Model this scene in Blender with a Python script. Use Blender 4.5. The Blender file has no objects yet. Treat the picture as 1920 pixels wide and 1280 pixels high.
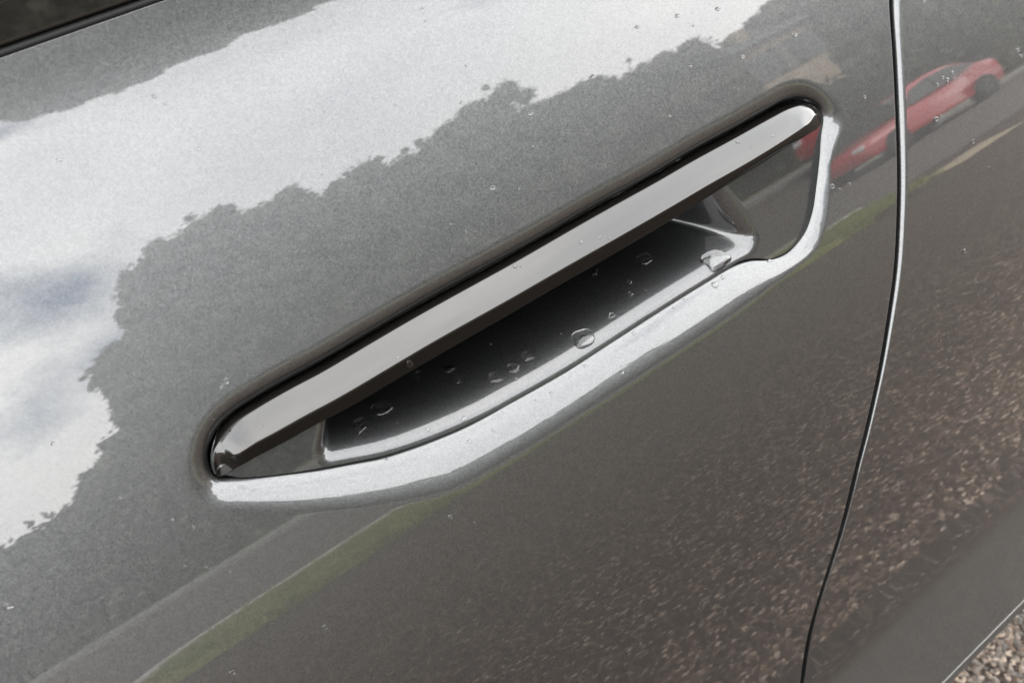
import bpy, bmesh, math, random
import numpy as np
from mathutils import Vector, Matrix
from mathutils.geometry import delaunay_2d_cdt
random.seed(4); rng = np.random.default_rng(4)
scene = bpy.context.scene
COL = scene.collection
rad = math.radians

# ------------------------------------------------------------------ camera
PW, PH, FPX = 1920., 1280., 1450.
def nrm(v):
    v = np.asarray(v, float); return v/np.linalg.norm(v)
_VP = (4470., -1460.)                                   # vanishing point of the car's long axis
_X = nrm([_VP[0]-PW/2, _VP[1]-PH/2, FPX])
_rh = np.array([5/FPX, -105/FPX, 1.])
_eh = nrm(_rh-_rh.dot(_X)*_X)
_p = rad(34.)
_q = np.cross(_X, _eh)
_Y = math.cos(_p)*_eh+math.sin(_p)*_q
_Z = -math.sin(_p)*_eh+math.cos(_p)*_q
RM = np.array([_X, _Y, _Z])                             # world = RM @ camera (x right, y down, z ahead)
ZH = .80
_r = RM@_rh
_k = .225/_r[1]
CAM = -_r*_k; CAM[2] += ZH; CAM[1] = -.225
cam_d = bpy.data.cameras.new('camera'); cam = bpy.data.objects.new('camera', cam_d); COL.objects.link(cam)
cam_d.sensor_width = 36; cam_d.lens = FPX/PW*36; cam_d.clip_start = .01; cam_d.clip_end = 900
M = Matrix.Identity(4)
for i in range(3):
    M[i][0] = RM[i][0]; M[i][1] = -RM[i][1]; M[i][2] = -RM[i][2]; M[i][3] = CAM[i]
cam.matrix_world = M
cam_d.dof.use_dof = True; cam_d.dof.focus_distance = .31; cam_d.dof.aperture_fstop = 16
scene.camera = cam

# ------------------------------------------------------------------ light
SUN_EL, SUN_ROT = rad(52), rad(20)
world = bpy.data.worlds.new('World'); scene.world = world; world.use_nodes = True
nt = world.node_tree; nt.nodes.clear()
def wn(t, **k):
    n = nt.nodes.new(t)
    for a, b in k.items(): setattr(n, a, b)
    return n
sky = wn('ShaderNodeTexSky'); sky.sky_type = 'NISHITA'; sky.sun_disc = False
sky.sun_elevation = SUN_EL; sky.sun_rotation = SUN_ROT; sky.air_density = 1.0; sky.dust_density = 1.2
tc = wn('ShaderNodeTexCoord')
cn = wn('ShaderNodeTexNoise'); cn.inputs['Scale'].default_value = 2.6; cn.inputs['Detail'].default_value = 7; cn.inputs['Roughness'].default_value = .55
cr = wn('ShaderNodeValToRGB'); cr.color_ramp.elements[0].position = .22; cr.color_ramp.elements[1].position = .38
cn2 = wn('ShaderNodeTexNoise'); cn2.inputs['Scale'].default_value = 1.7; cn2.inputs['Detail'].default_value = 5
cr2 = wn('ShaderNodeValToRGB'); cr2.color_ramp.elements[0].position = .3; cr2.color_ramp.elements[1].position = .7
CLOUD = 15.0
cr2.color_ramp.elements[0].color = (.62, .64, .67, 1); cr2.color_ramp.elements[1].color = (1, .982, .955, 1)
vm = wn('ShaderNodeVectorMath', operation='SCALE'); vm.inputs['Scale'].default_value = CLOUD
mx = wn('ShaderNodeMix', data_type='RGBA')
bg = wn('ShaderNodeBackground'); bg.inputs['Strength'].default_value = .1
out = wn('ShaderNodeOutputWorld')
L = nt.links.new
mp = wn('ShaderNodeMapping'); mp.inputs['Location'].default_value = (.35, .2, .0); mp.inputs['Scale'].default_value = (1, 1, 1.6)
L(tc.outputs['Generated'], mp.inputs['Vector'])
L(mp.outputs[0], cn.inputs['Vector']); L(mp.outputs[0], cn2.inputs['Vector'])
# an opening in the clouds, low over the street end
hd = wn('ShaderNodeVectorMath', operation='DOT_PRODUCT'); hd.inputs[1].default_value = (-.175, -.905, .385)
hm = wn('ShaderNodeMapRange'); hm.interpolation_type = 'SMOOTHSTEP'; hm.inputs['From Min'].default_value = .980; hm.inputs['From Max'].default_value = 1.0; hm.inputs['To Max'].default_value = .22
hs = wn('ShaderNodeMath', operation='SUBTRACT')
L(tc.outputs['Generated'], hd.inputs[0]); L(hd.outputs['Value'], hm.inputs['Value']); L(cn.outputs['Fac'], hs.inputs[0]); L(hm.outputs[0], hs.inputs[1])
L(hs.outputs[0], cr.inputs['Fac']); L(cn2.outputs['Fac'], cr2.inputs['Fac'])
sz = wn('ShaderNodeSeparateXYZ'); L(tc.outputs['Generated'], sz.inputs[0])
gz = wn('ShaderNodeMapRange'); gz.inputs['From Min'].default_value = .15; gz.inputs['From Max'].default_value = 1.0; gz.inputs['To Min'].default_value = CLOUD*1.08; gz.inputs['To Max'].default_value = CLOUD*.88
L(sz.outputs['Z'], gz.inputs['Value']); L(gz.outputs[0], vm.inputs['Scale'])
L(cr2.outputs['Color'], vm.inputs[0])
L(cr.outputs['Color'], mx.inputs['Factor']); L(sky.outputs[0], mx.inputs['A']); L(vm.outputs[0], mx.inputs['B'])
L(mx.outputs['Result'], bg.inputs['Color']); L(bg.outputs[0], out.inputs[0])
sd = bpy.data.lights.new('sun', 'SUN'); sd.energy = 1.0; sd.angle = rad(35); sd.color = (1, .96, .9)
sun = bpy.data.objects.new('sun', sd); COL.objects.link(sun)
# rotation: the sun stands behind the car (+y), slightly to the right
az = rad(70)
sdir = Vector((math.cos(az)*math.cos(SUN_EL), math.sin(az)*math.cos(SUN_EL), math.sin(SUN_EL)))
sun.rotation_euler = (-sdir).to_track_quat('-Z', 'Y').to_euler()
sky.sun_rotation = math.atan2(sdir.x, sdir.y)
scene.view_settings.view_transform = 'Standard'; scene.view_settings.look = 'None'
scene.view_settings.gamma = 1; scene.view_settings.exposure = 2.86
scene.cycles.max_bounces = 10; scene.cycles.sample_clamp_indirect = 20

# ------------------------------------------------------------------ materials
def mat(name, **kw):
    m = bpy.data.materials.new(name); m.use_nodes = True
    b = m.node_tree.nodes['Principled BSDF']
    for k, v in kw.items():
        k = k.replace('_', ' ')
        b.inputs[k].default_value = (v+(1,)) if isinstance(v, tuple) and len(v) == 3 else v
    return m, m.node_tree, b
def node(t, ty, **k):
    n = t.nodes.new(ty)
    for a, b in k.items():
        if hasattr(n, a) and a not in n.inputs: setattr(n, a, b)
        else: n.inputs[a].default_value = b
    return n
def noise_color(m, b, scale, c0, c1, p0=.35, p1=.65, detail=6, coord='Object', rough=.6):
    t = m.node_tree
    co = node(t, 'ShaderNodeTexCoord'); n = node(t, 'ShaderNodeTexNoise', Scale=scale, Detail=detail, Roughness=rough)
    r = node(t, 'ShaderNodeValToRGB'); e = r.color_ramp.elements
    e[0].position = p0; e[1].position = p1; e[0].color = c0+(1,); e[1].color = c1+(1,)
    t.links.new(co.outputs[coord], n.inputs['Vector']); t.links.new(n.outputs['Fac'], r.inputs['Fac'])
    t.links.new(r.outputs['Color'], b.inputs['Base Color'])
    return co, n, r

def paint(name, col, flake=.00045, coat_rough=.012):
    m, t, b = mat(name, Metallic=1.0, Roughness=.45, Coat_Weight=1.0, Coat_Roughness=coat_rough, Coat_IOR=1.52)
    co = node(t, 'ShaderNodeTexCoord')
    v = node(t, 'ShaderNodeTexVoronoi', Scale=1/flake); v.feature = 'F1'
    v2 = node(t, 'ShaderNodeTexVoronoi', Scale=.45/flake)
    t.links.new(co.outputs['Object'], v.inputs['Vector']); t.links.new(co.outputs['Object'], v2.inputs['Vector'])
    # flake tilt
    s = node(t, 'ShaderNodeVectorMath', operation='SUBTRACT'); s.inputs[1].default_value = (.5, .5, .5)
    sc = node(t, 'ShaderNodeVectorMath', operation='SCALE'); sc.inputs['Scale'].default_value = .07
    g = node(t, 'ShaderNodeNewGeometry'); ad = node(t, 'ShaderNodeVectorMath', operation='ADD'); no = node(t, 'ShaderNodeVectorMath', operation='NORMALIZE')
    t.links.new(v.outputs['Color'], s.inputs[0]); t.links.new(s.outputs[0], sc.inputs[0])
    t.links.new(g.outputs['Normal'], ad.inputs[0]); t.links.new(sc.outputs[0], ad.inputs[1]); t.links.new(ad.outputs[0], no.inputs[0])
    t.links.new(no.outputs[0], b.inputs['Normal']); t.links.new(g.outputs['Normal'], b.inputs['Coat Normal'])
    # flake brightness
    sp = node(t, 'ShaderNodeSeparateColor'); t.links.new(v.outputs['Color'], sp.inputs[0])
    sp2 = node(t, 'ShaderNodeSeparateColor'); t.links.new(v2.outputs['Color'], sp2.inputs[0])
    a = node(t, 'ShaderNodeMath', operation='MULTIPLY_ADD'); a.inputs[1].default_value = .34; a.inputs[2].default_value = .77
    a2 = node(t, 'ShaderNodeMath', operation='MULTIPLY_ADD'); a2.inputs[1].default_value = .12
    t.links.new(sp.outputs[0], a.inputs[0]); t.links.new(sp2.outputs[1], a2.inputs[0]); t.links.new(a.outputs[0], a2.inputs[2])
    mu = node(t, 'ShaderNodeVectorMath', operation='SCALE'); mu.inputs[0].default_value = col
    t.links.new(a2.outputs[0], mu.inputs['Scale']); t.links.new(mu.outputs[0], b.inputs['Base Color'])
    return m
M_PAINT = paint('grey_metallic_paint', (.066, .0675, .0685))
M_CUP = paint('grey_metallic_paint_cup_shaded', (.044, .045, .046))  # darker copy of the body paint: recess shade put into the colour
M_GLOSS, t_, b_ = mat('gloss_black_trim', Base_Color=(.006, .0055, .005), Roughness=.025, IOR=1.55)
M_BLADE, t_, b_ = mat('gloss_black_blade', Base_Color=(.005, .0045, .004), Roughness=.03, IOR=1.55)
_c = node(t_, 'ShaderNodeTexCoord'); _n = node(t_, 'ShaderNodeTexNoise', Scale=38., Detail=6., Roughness=.65); _r = node(t_, 'ShaderNodeMapRange')
_m = node(t_, 'ShaderNodeMapping'); _m.inputs['Rotation'].default_value = (0, -.1, 0); _m.inputs['Scale'].default_value = (.35, 1.6, 1.6)
_r.inputs['From Min'].default_value = .4; _r.inputs['From Max'].default_value = .75; _r.inputs['To Min'].default_value = .012; _r.inputs['To Max'].default_value = .10
t_.links.new(_c.outputs['Object'], _m.inputs[0]); t_.links.new(_m.outputs[0], _n.inputs['Vector']); t_.links.new(_n.outputs['Fac'], _r.inputs['Value']); t_.links.new(_r.outputs[0], b_.inputs['Roughness'])
M_UNDER, t_, b_ = mat('shaded_black_underside', Base_Color=(.004, .0035, .003), Roughness=.12, Specular_IOR_Level=.12)  # blade black with its gloss cut: underside shade put into the material
M_DARK, t_, b_ = mat('matt_black_rubber_and_shade', Base_Color=(.006, .006, .006), Roughness=.6, Specular_IOR_Level=.15)  # window seal rubber and underbody, also the added gap ribbon and light-blocking box
M_GLASSDK, t_, b_ = mat('tinted_window_glass', Base_Color=(.01, .011, .011), Roughness=.01, IOR=1.5)
M_CHROME, t_, b_ = mat('bright_sill_strip', Base_Color=(.26, .26, .255), Roughness=.3, Metallic=1.0)
M_WATER, t_, b_ = mat('water', Base_Color=(1., 1., 1.), Roughness=0.0, IOR=1.333, Transmission_Weight=1.0)

def asphalt(name, dark, light, fleck):
    m, t, b = mat(name, Roughness=.8, Specular_IOR_Level=.25)
    co = node(t, 'ShaderNodeTexCoord')
    v = node(t, 'ShaderNodeTexVoronoi', Scale=125.); n = node(t, 'ShaderNodeTexNoise', Scale=14., Detail=9., Roughness=.72)
    v2 = node(t, 'ShaderNodeTexVoronoi', Scale=62.)
    for q in (v, n, v2): t.links.new(co.outputs['Object'], q.inputs['Vector'])
    sp = node(t, 'ShaderNodeSeparateColor'); t.links.new(v.outputs['Color'], sp.inputs[0])
    r = node(t, 'ShaderNodeValToRGB'); e = r.color_ramp.elements
    e[0].position = 0; e[0].color = dark+(1,); e[1].position = 1.; e[1].color = fleck+(1,)
    for p_, f_ in ((.45, .35), (.72, 1.), (.9, 1.9)): k = e.new(p_); k.color = tuple(d_+(l_-d_)*f_ for d_, l_ in zip(dark, light))+(1,)
    t.links.new(sp.outputs[0], r.inputs['Fac'])
    mm = node(t, 'ShaderNodeMix', data_type='RGBA'); mm.blend_type = 'MULTIPLY'; mm.inputs['Factor'].default_value = .8
    r2 = node(t, 'ShaderNodeValToRGB'); r2.color_ramp.elements[0].color = (.5, .5, .52, 1); r2.color_ramp.elements[1].color = (1.5, 1.45, 1.38, 1)
    r2.color_ramp.elements[0].position = .3; r2.color_ramp.elements[1].position = .7
    t.links.new(n.outputs['Fac'], r2.inputs['Fac']); t.links.new(r.outputs['Color'], mm.inputs['A']); t.links.new(r2.outputs['Color'], mm.inputs['B'])
    t.links.new(mm.outputs['Result'], b.inputs['Base Color'])
    bu = node(t, 'ShaderNodeBump', Strength=1., Distance=.006); bu.invert = True
    t.links.new(v.outputs['Distance'], bu.inputs['Height']); t.links.new(bu.outputs[0], b.inputs['Normal'])
    return m
M_ASPH = asphalt('worn_asphalt', (.0165, .0113, .0084), (.060, .043, .033), (.22, .178, .148))
M_ROAD = asphalt('road_asphalt', (.075, .068, .064), (.115, .105, .098), (.16, .15, .14))
M_STONE, t_, b_ = mat('asphalt_stone', Roughness=.6)
_o = node(t_, 'ShaderNodeTexCoord'); _v = node(t_, 'ShaderNodeTexVoronoi', Scale=170.); _s = node(t_, 'ShaderNodeSeparateColor'); _c = node(t_, 'ShaderNodeValToRGB')
_e = _c.color_ramp.elements; _e[0].color = (.016, .012, .009, 1); _e[1].color = (.17, .13, .095, 1); _e.new(.6).color = (.055, .042, .032, 1)
t_.links.new(_o.outputs['Object'], _v.inputs['Vector']); t_.links.new(_v.outputs['Color'], _s.inputs[0]); t_.links.new(_s.outputs[0], _c.inputs['Fac']); t_.links.new(_c.outputs['Color'], b_.inputs['Base Color'])
M_GRASS, t_, b_ = mat('verge_grass', Roughness=.8); noise_color(M_GRASS, b_, 5., (.14, .158, .040), (.26, .27, .082), .3, .7)
M_BLADEGRASS, t_, b_ = mat('grass_leaf', Roughness=.7); noise_color(M_BLADEGRASS, b_, 3., (.15, .175, .045), (.29, .30, .10), .3, .7)
M_KERB, t_, b_ = mat('kerb_concrete', Roughness=.8); noise_color(M_KERB, b_, 9., (.28, .27, .25), (.46, .44, .41))
M_PAVE, t_, b_ = mat('pavement_concrete', Roughness=.85); noise_color(M_PAVE, b_, 4., (.17, .16, .15), (.26, .25, .235))
M_BARK, t_, b_ = mat('bark', Roughness=.9); noise_color(M_BARK, b_, 8., (.04, .03, .022), (.10, .08, .06))
M_LEAF, t_, b_ = mat('leaf', Roughness=.65); noise_color(M_LEAF, b_, .9, (.030, .036, .022), (.072, .080, .050), .35, .65)
M_LEAF2, t_, b_ = mat('hedge_leaf', Roughness=.65); noise_color(M_LEAF2, b_, 1.5, (.034, .043, .025), (.078, .086, .052), .35, .65)
M_BRICK, t_, b_ = mat('tan_render_wall', Roughness=.85); noise_color(M_BRICK, b_, 2., (.32, .25, .17), (.42, .34, .25))
M_BROWN, t_, b_ = mat('brown_brick_wall', Roughness=.9); noise_color(M_BROWN, b_, 3., (.09, .075, .062), (.15, .125, .105))
M_ROOF, t_, b_ = mat('slate_roof', Roughness=.7); noise_color(M_ROOF, b_, 5., (.05, .05, .055), (.10, .10, .10))
M_WHITE, t_, b_ = mat('white_paintwork', Base_Color=(.75, .75, .73), Roughness=.5)
M_FRAME, t_, b_ = mat('weathered_window_frame', Base_Color=(.16, .15, .14), Roughness=.6)
M_RED, t_, b_ = mat('red_car_paint', Base_Color=(.42, .012, .022), Roughness=.3, Coat_Weight=1.0, Coat_Roughness=.02)
M_TYRE, t_, b_ = mat('tyre_rubber', Base_Color=(.015, .015, .015), Roughness=.85)
M_RIM, t_, b_ = mat('alloy_rim', Base_Color=(.10, .10, .10), Roughness=.4, Metallic=1.0)
M_CARGLASS, t_, b_ = mat('car_window_glass', Base_Color=(.03, .035, .035), Roughness=.02, IOR=1.6)

# ------------------------------------------------------------------ object helpers
def link(o, parent=None):
    COL.objects.link(o)
    if parent: o.parent = parent
    return o
def tag(o, label=None, cat=None, group=None, kind=None):
    if label: o['label'] = label
    if cat: o['category'] = cat
    if group: o['group'] = group
    if kind: o['kind'] = kind
    return o
def empty(name, loc=(0, 0, 0), rz=0):
    o = bpy.data.objects.new(name, None); o.location = loc; o.rotation_euler = (0, 0, rz); o.empty_display_size = .1
    COL.objects.link(o); return o
def mesh_obj(name, verts, faces, m, parent=None, normals=None, smooth=True):
    me = bpy.data.meshes.new(name)
    me.from_pydata([tuple(map(float, v)) for v in verts], [], faces); me.validate(); me.update()
    if smooth: me.polygons.foreach_set('use_smooth', [True]*len(me.polygons))
    if normals is not None: me.normals_split_custom_set_from_vertices([tuple(map(float, n)) for n in normals])
    me.materials.append(m)
    return link(bpy.data.objects.new(name, me), parent)
def bm_obj(name, bm, m, parent=None, smooth=False):
    me = bpy.data.meshes.new(name); bm.to_mesh(me); bm.free()
    if smooth: me.polygons.foreach_set('use_smooth', [True]*len(me.polygons))
    me.materials.append(m)
    return link(bpy.data.objects.new(name, me), parent)
def add_box(bm, lo, hi):
    vs = [bm.verts.new((x, y, z)) for x in (lo[0], hi[0]) for y in (lo[1], hi[1]) for z in (lo[2], hi[2])]
    for f in ((0, 1, 3, 2), (4, 6, 7, 5), (0, 4, 5, 1), (2, 3, 7, 6), (0, 2, 6, 4), (1, 5, 7, 3)): bm.faces.new([vs[i] for i in f])
def box(name, lo, hi, m, parent=None, bevel=0):
    bm = bmesh.new(); add_box(bm, lo, hi)
    if bevel: bmesh.ops.bevel(bm, geom=bm.edges[:], offset=bevel, segments=2, affect='EDGES')
    bmesh.ops.recalc_face_normals(bm, faces=bm.faces[:])
    return bm_obj(name, bm, m, parent)
def grid_faces(ns, nd, closed=False, flip=False):
    f = []
    for i in range(ns if closed else ns-1):
        j = (i+1) % ns
        for k in range(nd-1):
            q = (i*nd+k, j*nd+k, j*nd+k+1, i*nd+k+1)
            f.append(q[::-1] if flip else q)
    return f

# ------------------------------------------------------------------ the car's side: section profile (tilt of the outward normal above the horizontal, per height)
CTL = np.array([[-.1, 0], [.05, 0], [.38, 20], [.3835, 34.5], [.41, 33], [.432, 31], [.437, 24], [.441, 8], [.445, -3], [.46, -3], [.5, -2], [.55, 0],
                [.6, 3.5], [.65, 8.5], [.7, 13.5], [.74, 17], [.77, 19], [.8, 20], [.85, 23], [.88, 25], [.893, 27], [.901, 21.5], [.910, 14], [.918, 10.5], [.925, 10], [.95, 10], [1.2, 35]])
_zs = np.linspace(-.1, 1.2, 5201)
_t = np.interp(_zs, CTL[:, 0], CTL[:, 1])
def _sm(a, n):
    k = np.hanning(n+2)[1:-1]; k /= k.sum(); return np.convolve(np.pad(a, n//2, 'edge'), k, 'valid')
_tw = np.clip((_zs-.385)/.02, 0, 1)
_t = _sm(_t, 5)*(1-_tw)+_sm(_t, 61)*_tw
_tc = np.where((_zs > .885) & (_zs < .93), 1, 0)
_ys = np.concatenate([[0], np.cumsum(np.tan(np.radians(np.clip(_t[:-1], -30, 84)))*np.diff(_zs))])
_ys -= np.interp(ZH, _zs, _ys)
S = lambda z: np.interp(z, _zs, _ys)
def SN(z):
    t = np.radians(np.interp(z, _zs, _t)); z0 = np.zeros_like(t)
    return np.stack([z0, -np.cos(t), np.sin(t)], -1)
def ray(px, py): return RM@np.array([(px-960)/FPX, (py-640)/FPX, 1.])
_lam = np.linspace(.08, 1.2, 6000)
def onto(px, py, off=0.):
    """the point of the body surface (sunk by off) seen along a direction of view: used to lay out the outlines on the body"""
    r = ray(px, py); p = CAM+_lam[:, None]*r
    g = p[:, 1]-S(p[:, 2])-off
    i = int(np.argmax(g > 0)); a, b = g[i-1], g[i]
    l = _lam[i-1]+(_lam[i]-_lam[i-1])*(-a)/(b-a)
    return CAM+l*r

def spline(pts, n, closed=False, w=None):
    """centripetal-ish Catmull-Rom through pts sampled evenly by arc length"""
    P = np.asarray(pts, float)
    m = len(P); segs = []
    idx = range(m if closed else m-1)
    for i in idx:
        if closed: p0, p1, p2, p3 = P[(i-1) % m], P[i], P[(i+1) % m], P[(i+2) % m]
        else: p0, p1, p2, p3 = P[max(i-1, 0)], P[i], P[i+1], P[min(i+2, m-1)]
        d1 = np.linalg.norm(p2[:2]-p1[:2])
        def tan_(a, b, c):
            da, db = np.linalg.norm((b-a)[:2])+1e-9, np.linalg.norm((c-b)[:2])+1e-9
            if da < 1e-8: return (c-b)/db
            if db < 1e-8: return (b-a)/da
            return ((b-a)/da*db+(c-b)/db*da)/(da+db)
        t1, t2 = tan_(p0, p1, p2)*d1, tan_(p1, p2, p3)*d1
        u = np.linspace(0, 1, 24, endpoint=False)[:, None]
        segs.append((2*u**3-3*u**2+1)*p1+(u**3-2*u**2+u)*t1+(-2*u**3+3*u**2)*p2+(u**3-u**2)*t2)
    Q = np.concatenate(segs+([P[:1]] if closed else [P[-1:]]))
    L_ = np.concatenate([[0], np.cumsum(np.linalg.norm(np.diff(Q[:, :2], axis=0), axis=1))])
    s = np.linspace(0, L_[-1], n, endpoint=not closed)
    return np.stack([np.interp(s, L_, Q[:, k]) for k in range(P.shape[1])], 1)
def smooth_closed(a, n):
    k = np.hanning(n+2)[1:-1]; k /= k.sum()
    p = np.concatenate([a[-n:], a, a[:n]]); 
    return np.stack([np.convolve(p[:, j], k, 'same') for j in range(a.shape[1])], 1)[n:-n] if a.ndim > 1 else np.convolve(p, k, 'same')[n:-n]

# ------------------------------------------------------------------ opening of the handle in the door: inner edge, outer edge, kind (1 = open chamfer, 0 = rolled-in edge)
OPEN = [((409, 897), (404, 934), .95), ((441, 900), (440, 941), 1), ((482, 898), (490, 943), 1), ((543, 892), (556, 942), 1), ((604, 885), (620, 938), 1), ((661, 875), (684, 931), 1),
        ((722, 864), (748, 920), 1), ((763, 852), (790, 912), 1), ((823, 831), (856, 893), 1), ((864, 814), (897, 872), 1), ((962, 760), (995, 816), 1), ((1063, 703), (1094, 754), 1),
        ((1157, 642), (1187, 694), 1), ((1262, 575), (1293, 625), 1), ((1333, 531), (1363, 579), 1), ((1374, 507), (1402, 552), 1), ((1412, 492), (1436, 532), 1), ((1447, 489), (1466, 514), 1), ((1479, 477), (1500, 490), 1),
        ((1499, 457), (1526, 462), 1), ((1515, 431), (1540, 431), 1), ((1525, 401), (1547, 401), 1), ((1533, 345), (1554, 345), 1), ((1538, 290), (1556, 295), 1), ((1541, 250), (1551, 246), 1), ((1544, 224), (1551, 213), .9),
        ((1539, 206), (1550, 184), .3), ((1523, 193), (1530, 166), .05), ((1503, 190), (1494, 160), 0), ((1480, 196), (1462, 168), 0), ((1440, 217), (1421, 187), 0), ((1380, 250), (1361, 219), 0), ((1300, 293), (1281, 260), 0),
        ((1220, 341), (1201, 306), 0), ((1103, 404), (1083, 369), 0), ((1002, 463), (981, 426), 0), ((900, 519), (878, 480), 0), ((803, 572), (780, 532), 0), ((702, 631), (680, 588), 0),
        ((600, 690), (578, 647), 0), ((543, 721), (520, 677), 0), ((482, 756), (456, 714), 0), ((441, 782), (411, 745), 0), ((413, 808), (376, 783), 0), ((398, 834), (357, 822), 0), ((392, 858), (350, 858), 0), ((395, 880), (358, 900), .15), ((400, 892), (370, 925), .55)]
rows = []
for a, b, k in OPEN:
    d = .0055 if k > .5 else .004
    A = onto(*a, off=d); B = onto(*b)
    rows.append((A[0], A[2], math.hypot(B[0]-A[0], B[2]-A[2]), k))
NS = 900
O = spline(rows, NS, True)
O = smooth_closed(O, 5)
tan_ = np.roll(O[:, :2], -1, 0)-np.roll(O[:, :2], 1, 0)
tan_ /= np.linalg.norm(tan_, axis=1)[:, None]
on = np.stack([tan_[:, 1], -tan_[:, 0]], 1)             # outward for this winding
cen = O[:, :2].mean(0)
if ((O[:, :2]-cen)*on).sum() < 0: on = -on
on = smooth_closed(on, 25); on /= np.linalg.norm(on, axis=1)[:, None]
wd = smooth_closed(O[:, 2], 21); kd = smooth_closed(O[:, 3], 15)
DMAX = .030
dd = np.concatenate([np.linspace(0, .012, 37), np.linspace(.012, DMAX, 25)[1:]])
ND = len(dd)
df = np.linspace(0, DMAX, 601)
def lip_depth(w, k):
    # open chamfer: constant slope that eases out; rolled edge: quarter round
    w1, w2 = .62*w, 1.0*w
    u = np.clip((df-w1)/w2, 0, 1); sl = (.62-.17*np.clip(df/w1, 0, 1))*(1-(u*u*(3-2*u)))
    r = 1.0*w; x = np.clip(1-df/r, 0, .985)
    rr = np.minimum(x/np.sqrt(1-x*x), 2.6)*.95
    sl = k*sl+(1-k)*rr
    dep = np.concatenate([[0], np.cumsum(.5*(sl[1:]+sl[:-1])*np.diff(df))])
    return np.interp(dd, df, dep[-1]-dep)
P3 = np.zeros((NS, ND, 3)); 
for i in range(NS):
    q = O[i, :2]+on[i]*dd[:, None]
    P3[i, :, 0] = q[:, 0]; P3[i, :, 2] = q[:, 1]
    P3[i, :, 1] = S(q[:, 1])+lip_depth(wd[i], kd[i])
for k in range(ND): P3[:, k, 1] = S(P3[:, k, 2])+smooth_closed(P3[:, k, 1]-S(P3[:, k, 2]), 9)
edge_depth = P3[:, 0, 1]-S(P3[:, 0, 2])
ds_ = np.roll(P3, -1, 0)-np.roll(P3, 1, 0)
dn_ = np.gradient(P3, dd, axis=1)
NN = np.cross(ds_, dn_); NN /= np.linalg.norm(NN, axis=2)[..., None]
NN *= np.sign(-NN[..., 1:2]+1e-9)
NN[:, -1] = SN(P3[:, -1, 2])

# door rear edge (shut line)
GAP = [(1668, -60), (1669, 0), (1676, 100), (1681, 200), (1684, 290), (1685, 342), (1684, 392), (1682, 443), (1679, 495), (1673, 545), (1664.5, 600), (1655.5, 656), (1646, 706), (1635, 756), (1621, 816), (1606, 873), (1594, 923), (1579, 983), (1551, 1073), (1521, 1171), (1507, 1241), (1500, 1290), (1494, 1350), (1488, 1400)]
gp = [onto(*p) for p in GAP]; gp = [(p[0], p[2]) for p in gp]
gp = [(gp[0][0]-.012, .915)]+[(gp[0][0]-.004, .875)]+gp
gx = gp[-1]
gp += [(gx[0]-.02, gx[1]-.035), (gx[0]-.04, .382)]
G = spline(gp, 260)
G = np.stack([np.convolve(np.pad(G[:, j], 6, 'reflect', reflect_type='odd'), np.hanning(15)[1:-1]/np.hanning(15)[1:-1].sum(), 'valid') for j in range(2)], 1)
gt = np.gradient(G, axis=0); gt /= np.linalg.norm(gt, axis=1)[:, None]
gn = np.stack([-gt[:, 1], gt[:, 0]], 1)                 # towards the rear panel (+x)
if gn[:, 0].mean() < 0: gn = -gn

car = empty('car', (0, 0, 0))
tag(car, 'dark grey metallic car seen close at its wet door handle', 'car')
door = None
def skin(name, loop, hole, step, extra=(), region=None):
    """flat-developed (x, z) triangulation of a body panel; y and the normals come from the section profile"""
    lo, hi = loop.min(0), loop.max(0)
    gx_, gz_ = np.arange(lo[0]+step/2, hi[0], step), np.arange(lo[1]+step/2, hi[1], step)
    X, Zz = np.meshgrid(gx_, gz_); pts = np.stack([X.ravel(), Zz.ravel()], 1)
    def inside(p, poly):
        r = np.zeros(len(p), bool); a = poly; b = np.roll(poly, -1, 0)
        for (x1, y1), (x2, y2) in zip(a, b):
            c = ((y1 > p[:, 1]) != (y2 > p[:, 1])); 
            if c.any(): r ^= c & (p[:, 0] < (x2-x1)*(p[:, 1]-y1)/(y2-y1+1e-15)+x1)
        return r
    def near(p, poly, d):
        m_ = np.full(len(p), 9.)
        for k in range(0, len(poly), 60): m_ = np.minimum(m_, np.sqrt(((p[:, None]-poly[None, k:k+60])**2).sum(2)).min(1))
        return m_ < d
    keep = inside(pts, loop) & ~near(pts, loop, step*.4)
    if hole is not None: keep &= ~inside(pts, hole) & ~near(pts, hole, step*.4)
    pts = pts[keep]
    allp = list(map(Vector, loop.tolist())); edges = [(i, (i+1) % len(loop)) for i in range(len(loop))]
    if hole is not None:
        n0 = len(allp); allp += list(map(Vector, hole.tolist())); edges += [(n0+i, n0+(i+1) % len(hole)) for i in range(len(hole))]
    n1 = len(allp); allp += list(map(Vector, pts.tolist()))
    v, e, f, _, _, _ = delaunay_2d_cdt(allp, edges, [], 0, 1e-7)
    V = np.array([(p[0], p[1]) for p in v])
    F = np.array([list(q) for q in f if len(q) == 3])
    c = V[F].mean(1); ok = inside(c, loop)
    if hole is not None: ok &= ~inside(c, hole)
    F = F[ok]
    a = V[F[:, 1]]-V[F[:, 0]]; b = V[F[:, 2]]-V[F[:, 0]]
    neg = (a[:, 0]*b[:, 1]-a[:, 1]*b[:, 0]) < 0
    F[neg] = F[neg][:, ::-1]                             # counter-clockwise in (x, z): normal to -y
    return V, F
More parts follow.
